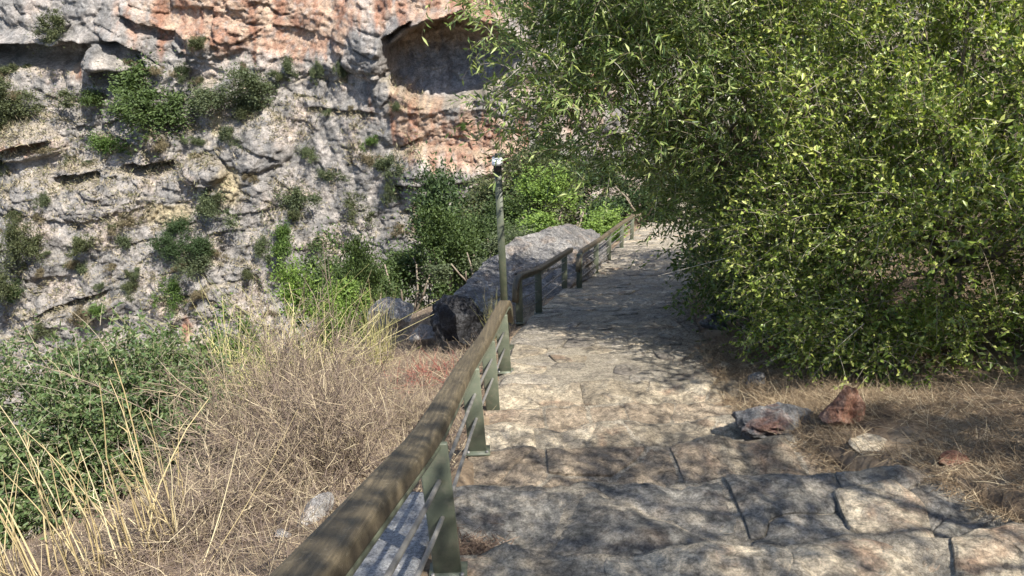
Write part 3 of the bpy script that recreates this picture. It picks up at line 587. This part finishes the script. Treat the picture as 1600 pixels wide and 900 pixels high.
# ---------------------------------------------------------------- rocks
def rock_mesh(name, r, dims, cuts=9, rough=.10, sub=4):
    import bmesh
    bm = bmesh.new(); bmesh.ops.create_icosphere(bm, subdivisions=sub, radius=1.0); v = np.array([q.co[:] for q in bm.verts])
    for k in range(cuts):
        nn = unit(r.normal(size=3)); d = r.uniform(.45, .8); ex = np.maximum(v @ nn - d, 0); v = v - ex[:, None] * nn
    sdd = r.uniform(0, 50); v = v * (1 + 1.6 * rough * fbm(v * 1.6 + sdd, 5, .62))[:, None] ; v = v - .07 * unit(v) * fbm(v * 4 + sdd, 3, .5, True)[:, None]
    v = v * np.array(dims)
    for q, c_ in zip(bm.verts, v): q.co = c_
    me = bpy.data.meshes.new(name); bm.to_mesh(me); bm.free(); me.polygons.foreach_set('use_smooth', np.zeros(len(me.polygons), bool)); return me
def rock(name, label, px_, py_, dims, mat, seed, D=None, rz=0, sink=.35, cat='rock', cuts=9, rough=.10, loc=None, sub=4):
    g = np.array(loc) if loc is not None else (on_ground(px_, py_) if D is None else at_D(px_, py_, D))
    o = obj(name, rock_mesh(name, np.random.default_rng(seed), dims, cuts, rough, sub), M[mat], None, g + np.array((0, 0, dims[2] * (1 - 2 * sink))))
    o.rotation_euler.z = rz; return tag(o, label, cat)
rock('dark_boulder', 'black weathered boulder behind the handrail near the lamp post', 724, 540, (.48, .40, .56), 'dark_rock', 3, sink=.10, rough=.2, sub=5)
rock('pale_rock', 'rounded whitish rock among the dry shrubs, left of the black boulder', 616, 540, (.50, .36, .46), 'pale_rock', 5, sink=.02)
rock('pale_rock', 'small cream rock between the whitish rock and the black boulder', 662, 542, (.24, .2, .26), 'pale_rock', 6, sink=.05)
rock('pale_rock', 'pale angular stone showing just left of the near handrail', 488, 808, (.09, .24, .10), 'pale_rock', 7, sink=.4, rz=-.5)
rock('pale_stone', 'small white stone on the dry ground left of the near handrail', 442, 838, (.06, .05, .045), 'pale_rock', 8)
rock('grey_rock', 'large dark grey angular rock on the right edge of the steps', 1215, 676, (.54, .40, .30), 'grey_rock', 12, sink=.34, cuts=16, rz=.3, rough=.22, sub=5)
rock('grey_stone', 'flat pinkish stone at the left foot of the dark grey rock', 1150, 668, (.26, .16, .10), 'slab', 13, sink=.3)
rock('red_rock', 'reddish pyramid-shaped rock beside the dark grey rock', 1312, 662, (.26, .20, .26), 'red_rock', 21, sink=.3, cuts=14, rough=.16, sub=5)
rock('red_stone', 'small orange-red stone lying in the straw on the right', 1492, 725, (.12, .09, .08), 'red_rock', 22)
rock('pale_stone', 'pale pink stone edging the straw right of the steps', 1365, 700, (.17, .20, .08), 'slab', 24, rz=.6, sink=.5)
q = np.array([on_path(*c_)[:2] for c_ in [(1302, 760), (1395, 752), (1450, 772), (1470, 803), (1400, 812), (1335, 790)]])
tag(stone('pale_slab', q[::-1] if np.cross(q[1] - q[0], q[2] - q[1]) < 0 else q, lambda x, y: zpath(q[:, 0].mean() + x * 0, q[:, 1].mean() + y * 0) + .055 - .10 * (y - q[:, 1].mean()), M['slab'], 40, (.15, .3, .45, .6, .74, .86, .94, 1.0), .4, .08, .05, 0, 77.0, None, .0), 'pale flat slab at the right end of the nearest steps', 'stone slab')
rock('white_chip', 'tiny white chip lying on the slab at lower right', 1427, 822, (.035, .02, .018), 'white', 26)
for i, (qx, qy, s, lab) in enumerate([(1118, 512, .26, 'grey stone under the dark shrub at the path edge'), (1140, 500, .2, 'upright pale stone under the dark shrub'), (1085, 560, .2, 'low brown stone at the right path edge'),
        (1128, 590, .24, 'flat grey stone on the right path edge below the shaded stones'), (1180, 600, .18, 'small dark stone in the litter under the leafy shrub'), (1060, 520, .16, 'small grey stone bordering the shaded path'), (1215, 560, .22, 'half buried reddish stone under the leafy shrub')]):
    rock('edge_stone', lab, qx, qy, (s, s * .8, s * .6), ['grey_rock', 'pale_rock', 'grey_rock', 'slab', 'grey_rock', 'grey_rock', 'red_rock'][i], 40 + i, cat='stone')
# long sloping outcrop beside the far railings
r_ = np.random.default_rng(61); me = rock_mesh('outcrop', r_, (1.25, 6.8, .95), 7, .20, 6)
o = tag(obj('outcrop', me, M['outcrop'], None, (0.95, 18.7, -8.1)), 'long pale grey outcrop sloping along the far railings', 'rock'); o.rotation_euler = (R(-16), 0, R(-15))
# concrete footing under the near handrail
mb = MB(); nx_, ny_ = 10, 40
gx_, gy_ = np.meshgrid(np.linspace(-.19, .19, nx_), np.linspace(-.95, .95, ny_)); pz = .012 * fbm(np.stack([gx_ * 9, gy_ * 9, gx_ * 0], -1), 4)
Vt = np.stack([gx_ + .012 * perlin(np.stack([gx_ * 0, gy_ * 6, gx_ * 9], -1)), gy_, pz], -1).reshape(-1, 3); Vb = Vt.copy(); Vb[:, 2] = -.5; gf = grid_faces(nx_, ny_)
rim = np.concatenate([np.arange(nx_), np.arange(1, ny_) * nx_ + nx_ - 1, (ny_ - 1) * nx_ + np.arange(nx_ - 1)[::-1], np.arange(1, ny_ - 1)[::-1] * nx_]); rim2 = np.roll(rim, -1)
mb.add(np.concatenate([Vt, Vb]), gf, gf[:, ::-1] + nx_ * ny_, np.stack([rim, rim + nx_ * ny_, rim2 + nx_ * ny_, rim2], 1))
o = tag(obj('concrete_footing', mb.mesh('concrete_footing'), M['concrete'], None, (-.74, 3.30, -3.14)), 'light grey rough concrete block under the near handrail', 'concrete block'); o.rotation_euler = (R(-17), 0, R(-5))

# ---------------------------------------------------------------- railings
def rrect(wd, hg, r, k=4):
    out = []
    for cx_, cy_, a0 in ((wd / 2 - r, hg / 2 - r, 0), (-wd / 2 + r, hg / 2 - r, 90), (-wd / 2 + r, -hg / 2 + r, 180), (wd / 2 - r, -hg / 2 + r, 270)):
        for t in range(k + 1): a = R(a0 + 90 * t / k); out.append((cx_ + r * math.cos(a), cy_ + r * math.sin(a)))
    return out
def smooth_line(P, n_=40):
    P = np.asarray(P, float); t = np.concatenate([[0], np.cumsum(np.linalg.norm(np.diff(P, axis=0), axis=1))]); s = np.linspace(0, t[-1], n_)
    q = np.stack([np.interp(s, t, P[:, k]) for k in range(3)], 1)
    for _ in range(3): q[1:-1] = .25 * q[:-2] + .5 * q[1:-1] + .25 * q[2:]
    return q
HR = 0.84
def railing(label, base_px, before, after, rail_w, rail_h, pw, pt, rods, group, off=0.0, down_start=False, down_end=False, bases=None):
    B = [on_path(*q) for q in base_px] if bases is None else bases
    root = tag(empty('railing', B[0]), label, 'railing', group)
    line = []
    if before is not None: line += [np.array(q) for q in before]
    elif down_start:
        d0 = unit(B[1] - B[0]); line += [B[0] - d0 * .16 + np.array((off, 0, HR - .42)), B[0] - d0 * .14 + np.array((off, 0, HR - .12)), B[0] - d0 * .02 + np.array((off, 0, HR - .01))]
    line += [b_ + np.array((off, 0, HR)) for b_ in B]
    d1 = unit(B[-1] - B[-2])
    if after: line += [B[-1] + d1 * after + np.array((off, 0, HR))]
    if down_end: line += [B[-1] + d1 * (after + .22) + np.array((off, 0, HR - .06)), B[-1] + d1 * (after + .34) + np.array((off, 0, HR - .35))]
    q = smooth_line(line, 70); mb = MB(); sweep(mb, q, rrect(rail_w, rail_h, min(rail_w, rail_h) * .36, 5)); hr = part('handrail', mb, M['rail'], root, True)
    mb = MB(); q2 = q + np.array((.35 * rail_w, 0, -rail_h * .62)); sweep(mb, q2, rrect(rail_w * .22, rail_h * .28, .004, 1)); part('rail_bracket', mb, M['post'], hr)
    for b_ in B:
        mb = MB(); h0 = zpath(np.array([b_[0]]), np.array([b_[1]]))[0]; top = b_[2] + HR - rail_h * .35
        sweep(mb, [(b_[0], b_[1], h0 - .10), (b_[0] + off * .5, b_[1], top)], rrect(pw, pt, .006, 1), up=(0, 1, 0)); po = part('post', mb, M['post'], root); bevel(po, .004, 1)
        mb = MB(); box(mb, (b_[0], b_[1], h0 + .02), (pw * 1.35, pt + .10, .016)); bp = part('base_plate', mb, M['post'], po)
        for sx in (-1, 1):
            mb = MB(); cx_ = b_[0] + sx * pw * .52; sweep(mb, [(cx_, b_[1] - pt * .5 - .025, h0 + .02), (cx_, b_[1] - pt * .5 - .025, h0 + .045)], ngon(6, .011), up=(0, 1, 0)); part('bolt', mb, M['rod'], po)
    P = [b_.copy() for b_ in B]
    if before is not None: P = [np.array(before[0]) - np.array((off, 0, HR))] + P
    for fr in rods:
        Q = smooth_line([p_ + np.array((0, 0, HR * fr)) for p_ in P], 30); mb = MB(); sweep(mb, Q, ngon(8, .013 if len(rods) == 2 else .011)); part('rod', mb, M['rod'], root, True)
    return root
OFF = -0.05
railing('long near railing with broad olive-brown handrail descending beside the steps', [(700, 887), (747, 706), (771, 636), (790, 582)],
        [(-.66, -1.0, zp(-1.0) + HR), (-.60, .5, zp(.5) + HR), (-.53, 1.6, zp(1.6) + HR)], .75, .15, .09, .15, .03, (.40, .68), 'railings along the path', OFF, down_end=True)
railing('short middle railing with down-curved ends beyond the lamp post', [(812, 505), (842, 490), (882, 453)], None, .95, .11, .085, .12, .035, (.28, .52, .76), 'railings along the path', 0, down_start=True)
railing('farthest railing running up to the tree shadow at the path end', [(905, 451), (931, 428), (951, 408), (971, 388), (987, 375)], None, 1.2, .11, .085, .12, .035, (.28, .52, .76), 'railings along the path', 0, down_start=True)

# ---------------------------------------------------------------- lamp post
top = at_D(778, 262, 9.9); bx_, by_ = top[0] + .02, 9.9; gzb = Hs(bx_, by_)
root = tag(empty('lamp_post', (bx_, by_, gzb)), 'slim dark green square lamp post standing behind the handrail', 'lamp post')
mb = MB(); sweep(mb, [(bx_, by_, gzb - .1), (top[0], by_, top[2])], rrect(.095, .095, .008, 1), up=(0, 1, 0)); part('pole', mb, M['lamp_pole'], root)
mb = MB(); box(mb, (bx_, by_, gzb + .02), (.22, .22, .02)); part('base_plate', mb, M['lamp_pole'], root)
mb = MB(); box(mb, top + np.array((-.005, -.06, .03)), (.10, .12, .10)); hd = part('lamp_head', mb, M['black'], root); bevel(hd, .01)
mb = MB(); sweep(mb, [top + np.array((-.005, -.15, .092)), top + np.array((-.005, .05, .11))], rrect(.135, .05, .02, 3)); part('cap', mb, M['white'], hd, True)
mb = MB(); box(mb, top + np.array((.03, .02, .15)), (.13, .04, .06)); part('bracket', mb, M['lamp_pole'], root)

# ---------------------------------------------------------------- bushes in the gorge and on the cliff (shared meshes, own size, place and tint)
def bush_mesh(nb, nl, L, W, fine=.22):
    mb = MB(); nl_ = int(rng.integers(5, 9)); lc = rng.normal(size=(nl_, 3)) * np.array((.50, .36, .30)); lc[:, 2] += .05; lr = rng.uniform(.22, .50, nl_)
    pk = rng.choice(nl_, nb, p=lr ** 2 / (lr ** 2).sum()); d = unit(rng.normal(size=(nb, 3))); c = lc[pk] + d * lr[pk][:, None] * rng.uniform(.4, 1.05, (nb, 1))
    c[:, 2] -= .5 * rng.random(nb) * (rng.random(nb) < .18); c = np.repeat(c, nl, 0)
    pos = c + rng.normal(size=c.shape) * fine * np.repeat(rng.uniform(.3, 1.0, (nb, 1)), nl, 0) * np.exp(rng.normal(0, .45, (len(c), 1)))
    leaves(mb, pos, unit(pos + rng.normal(size=pos.shape) * .9), L, W, (0.2, -.3, .7)); return mb.mesh('crown')
BM = [bush_mesh(46, 80, .10, .055, .17) for _ in range(4)] + [bush_mesh(90, 130, .06, .034, .13) for _ in range(3)]
for m_ in BM: m_.materials.append(M['leaf_far'])
TR = MB()
for a in range(6): limb(TR, (0, 0, -1.0), (math.cos(a) * .5, math.sin(a) * .5, .25), .03, .012, .05, 4, 5)
TRM = TR.mesh('stems'); TRM.materials.append(M['bark'])
CO = dict(g=(.075, .112, .036), b=(.095, .155, .038), o=(.095, .108, .052), y=(.105, .128, .068), d=(.052, .085, .032), v=(.14, .21, .045), w=(.22, .18, .12))
def bush(name, label, loc, sc, tint, me, group, rz=0, stems=True, cat='bush'):
    root = tag(empty(name, loc), label, cat, group); root.scale = tuple(sc); root.rotation_euler.z = rz
    o = obj('crown', me, None, root); c_ = np.array(CO[tint]) * rng.uniform(.9, 1.12); o.color = (*c_, 1)
    if stems: obj('stems', TRM, None, root)
    return root
gor = [(612, 425, 125, 24, 'g', 'green bush at the left end of the gorge thicket'), (705, 350, 120, 30, 'd', 'dark green bush at the top of the gorge thicket'), (690, 395, 110, 26, 'g', 'middle green bush of the gorge thicket'), (745, 420, 95, 22, 'y', 'grey-green bush below left of the lamp post, above the black boulder'),
       (790, 300, 120, 34, 'o', 'olive bush behind the upper half of the lamp post'), (865, 345, 110, 27, 'v', 'bright yellow-green bush above the pale outcrop'), (905, 290, 130, 35, 'o', 'olive bush below the arching tree, right of the lamp head'), (810, 395, 80, 24, 'g', 'green bush right of the lamp post behind the railing'),
       (560, 440, 70, 21, 'g', 'small green bush beside the foot of the grey cliff'), (655, 375, 90, 33, 'b', 'bright green bush against the cliff foot at the left of the thicket'), (760, 350, 90, 28, 'g', 'green bush just left of the lamp post at mid height'), (955, 320, 100, 33, 'd', 'dark bush behind the far end of the railings'),
       (405, 515, 90, 15, 'b', 'bright green bush poking up behind the dry shrubs on the left'), (490, 478, 95, 14.5, 'v', 'yellow-green bush behind the dry shrubs near the cliff foot'), (840, 300, 110, 38, 'd', 'dark green bush deep in the gorge behind the lamp post'), (1010, 310, 110, 30, 'd', 'dark bush beyond the end of the path')]
for i, (qx, qy, wd, D, tn, lab) in enumerate(gor):
    P = at_D(qx, qy - wd * .35, D); g = Hs(P[0], P[1]); g = min(g, P[2] - .8); hz = (P[2] - g); r_ = wd / FPX * D * 1.1 * .86
    bush('gorge_bush', lab, (P[0], P[1], g + hz * .50), (r_, r_, hz * .66), tn, BM[4 + i % 3], 'bushes of the gorge thicket', i * 1.1)
cb = [(60, 138, 130, 75, 'o', 'wide dull olive bush at the left edge under the dark overhang'), (235, 150, 185, 115, 'g', 'largest green bush on the cliff, below the orange rock'), (150, 150, 60, 45, 'g', 'green bush joining the left end of the largest cliff bush'), (175, 232, 62, 48, 'b', 'small bright green bush below the largest cliff bush'),
      (405, 140, 110, 85, 'y', 'grey-green bush on the cliff right of the largest one'), (385, 175, 50, 40, 'o', 'olive bush at the foot of the grey-green cliff bush'), (330, 312, 58, 62, 'y', 'grey-green bush right of the yellow grass ledge'), (272, 368, 85, 66, 'd', 'dark green bush just below the yellow grass ledge'), (265, 455, 50, 52, 'b', 'bright green round bush low on the cliff'),
      (442, 368, 56, 72, 'b', 'bright green bush hanging on the grey cliff wall'), (462, 305, 62, 66, 'y', 'grey-green bush above the bright hanging bush'), (35, 405, 90, 105, 'o', 'olive green bush mass at the left edge, halfway down the cliff'), (140, 375, 56, 34, 'o', 'low olive bush right of the left edge bush mass'), (200, 377, 44, 48, 'y', 'grey-green bush left of the dark ledge bush'),
      (125, 412, 30, 34, 'y', 'small grey bush between the left edge mass and the dark ledge bush'), (300, 412, 58, 56, 'y', 'loose grey bush trailing below the dark ledge bush'), (562, 322, 62, 50, 'o', 'olive bush above the gorge thicket'), (602, 258, 50, 46, 'y', 'grey-green bush below the small cave bush'), (584, 216, 26, 24, 'b', 'tiny bright green bush left below the cave'),
      (320, 70, 46, 28, 'o', 'small olive bush on the slanting ledge at the top'), (85, 40, 60, 45, 'o', 'olive bush at the top left above the overhang'), (502, 110, 22, 40, 'y', 'narrow grey bush left of the cave, first of a pair'), (534, 108, 18, 40, 'y', 'narrow grey bush left of the cave, nearer the cave of a pair'), (475, 242, 40, 36, 'y', 'grey-green bush between cave and yellow ledge'),
      (368, 214, 40, 38, 'y', 'grey-green bush under the right end of the green ledge'), (412, 388, 34, 66, 'y', 'grey trailing bush left of the bright hanging bush'), (210, 440, 36, 32, 'o', 'small olive bush left above the low round bush'), (158, 482, 42, 26, 'b', 'small light green bush below the long dark crack'), (60, 510, 44, 30, 'o', 'olive bush near the cliff foot at the left'),
      (15, 185, 42, 50, 'o', 'olive bush at the left edge under the wide bush'), (724, 196, 16, 20, 'b', 'tiny green bush below the cave'), (520, 277, 46, 28, 'y', 'grey-green bush left of the pale cliff wall'), (614, 300, 26, 46, 'y', 'narrow grey-green bush left of the gorge thicket top'), (455, 105, 34, 44, 'y', 'upright grey-green bush beside the orange stain'), (110, 545, 70, 26, 'g', 'green bush at the cliff foot above the slope shrub'), (20, 455, 46, 50, 'd', 'dark bush below the left edge bush mass')]
for i, (qx, qy, wd, hg, tn, lab) in enumerate(cb):
    P = on_cliff(qx, qy + hg * .15); t_ = P[1] * 1.05; rx = wd / FPX * t_ * .56; rz_ = hg / FPX * t_ * .54
    bush('cliff_bush', lab, (P[0], P[1] - rx * .25, P[2] + rz_ * .1), (rx, min(rx, rz_ * 1.2) * .9, rz_), tn, BM[(i * 3) % 4] if wd < 70 else BM[4 + i % 3], 'bushes on the cliff', i * .9, False)
r2 = np.random.default_rng(11); k = 0; used = {}
while k < 64:
    qx, qy = r2.uniform(-20, 640), r2.uniform(95, 545)
    if qx > 480 and qy < 160: continue
    k += 1; P = on_cliff(qx, qy); s = r2.uniform(.25, .75); tn = r2.choice(['w', 'w', 'y', 'o'])
    q = min(cb, key=lambda q: abs(q[0] - qx) / (q[2] + 30) + abs(q[1] - qy) / (q[3] + 30)); dx, dy = qx - q[0], qy - q[1]
    rel = ('right of' if dx > 0 else 'left of') if abs(dx) > abs(dy) else ('below' if dy > 0 else 'above')
    near = ' '.join(q[5].replace(',', '').split()[:9]); lab = ('tiny ' if s < .5 else 'small ') + {'w': 'brown', 'y': 'grey', 'o': 'olive'}[tn] + ' tuft ' + rel + ' ' + near
    if lab in used: k -= 1; continue
    used[lab] = 1
    bush('scrub_tuft', lab, (P[0], P[1] - .1, P[2] + .1), (s * r2.uniform(.8, 1.6), s, s * r2.uniform(.6, 1.1)), tn, BM[k % 4], 'dry tufts on the cliff', k, False, 'scrub')

wt = (flat * .8 + .25 * sstep(0, .3, n1)) * (1 - cc_) * sstep(100, 180, py) * (px > -60) * (px < 660) * (py < 580); wt = wt.ravel(); wt /= wt.sum()
ix = np.random.default_rng(5).choice(len(wt), 3400, p=wt); q = np.repeat(Pc.reshape(-1, 3)[ix], 6, 0); q = q + rng.normal(size=q.shape) * .12 + np.array((0, -.05, .03))
mb = MB(); leaves(mb, q, rng.normal(size=q.shape) * .6 + np.array((0, -.5, .7)), .30, .05)
tag(obj('cliff_grass', mb.mesh('cliff_grass'), twigmat('cliff_grass', [(0, (0.15, 0.16, 0.08)), (0.4, (0.23, 0.205, 0.13)), (1, (0.34, 0.29, 0.20))])), 'thin dry grass growing on the cliff ledges', 'grass', kind='stuff')
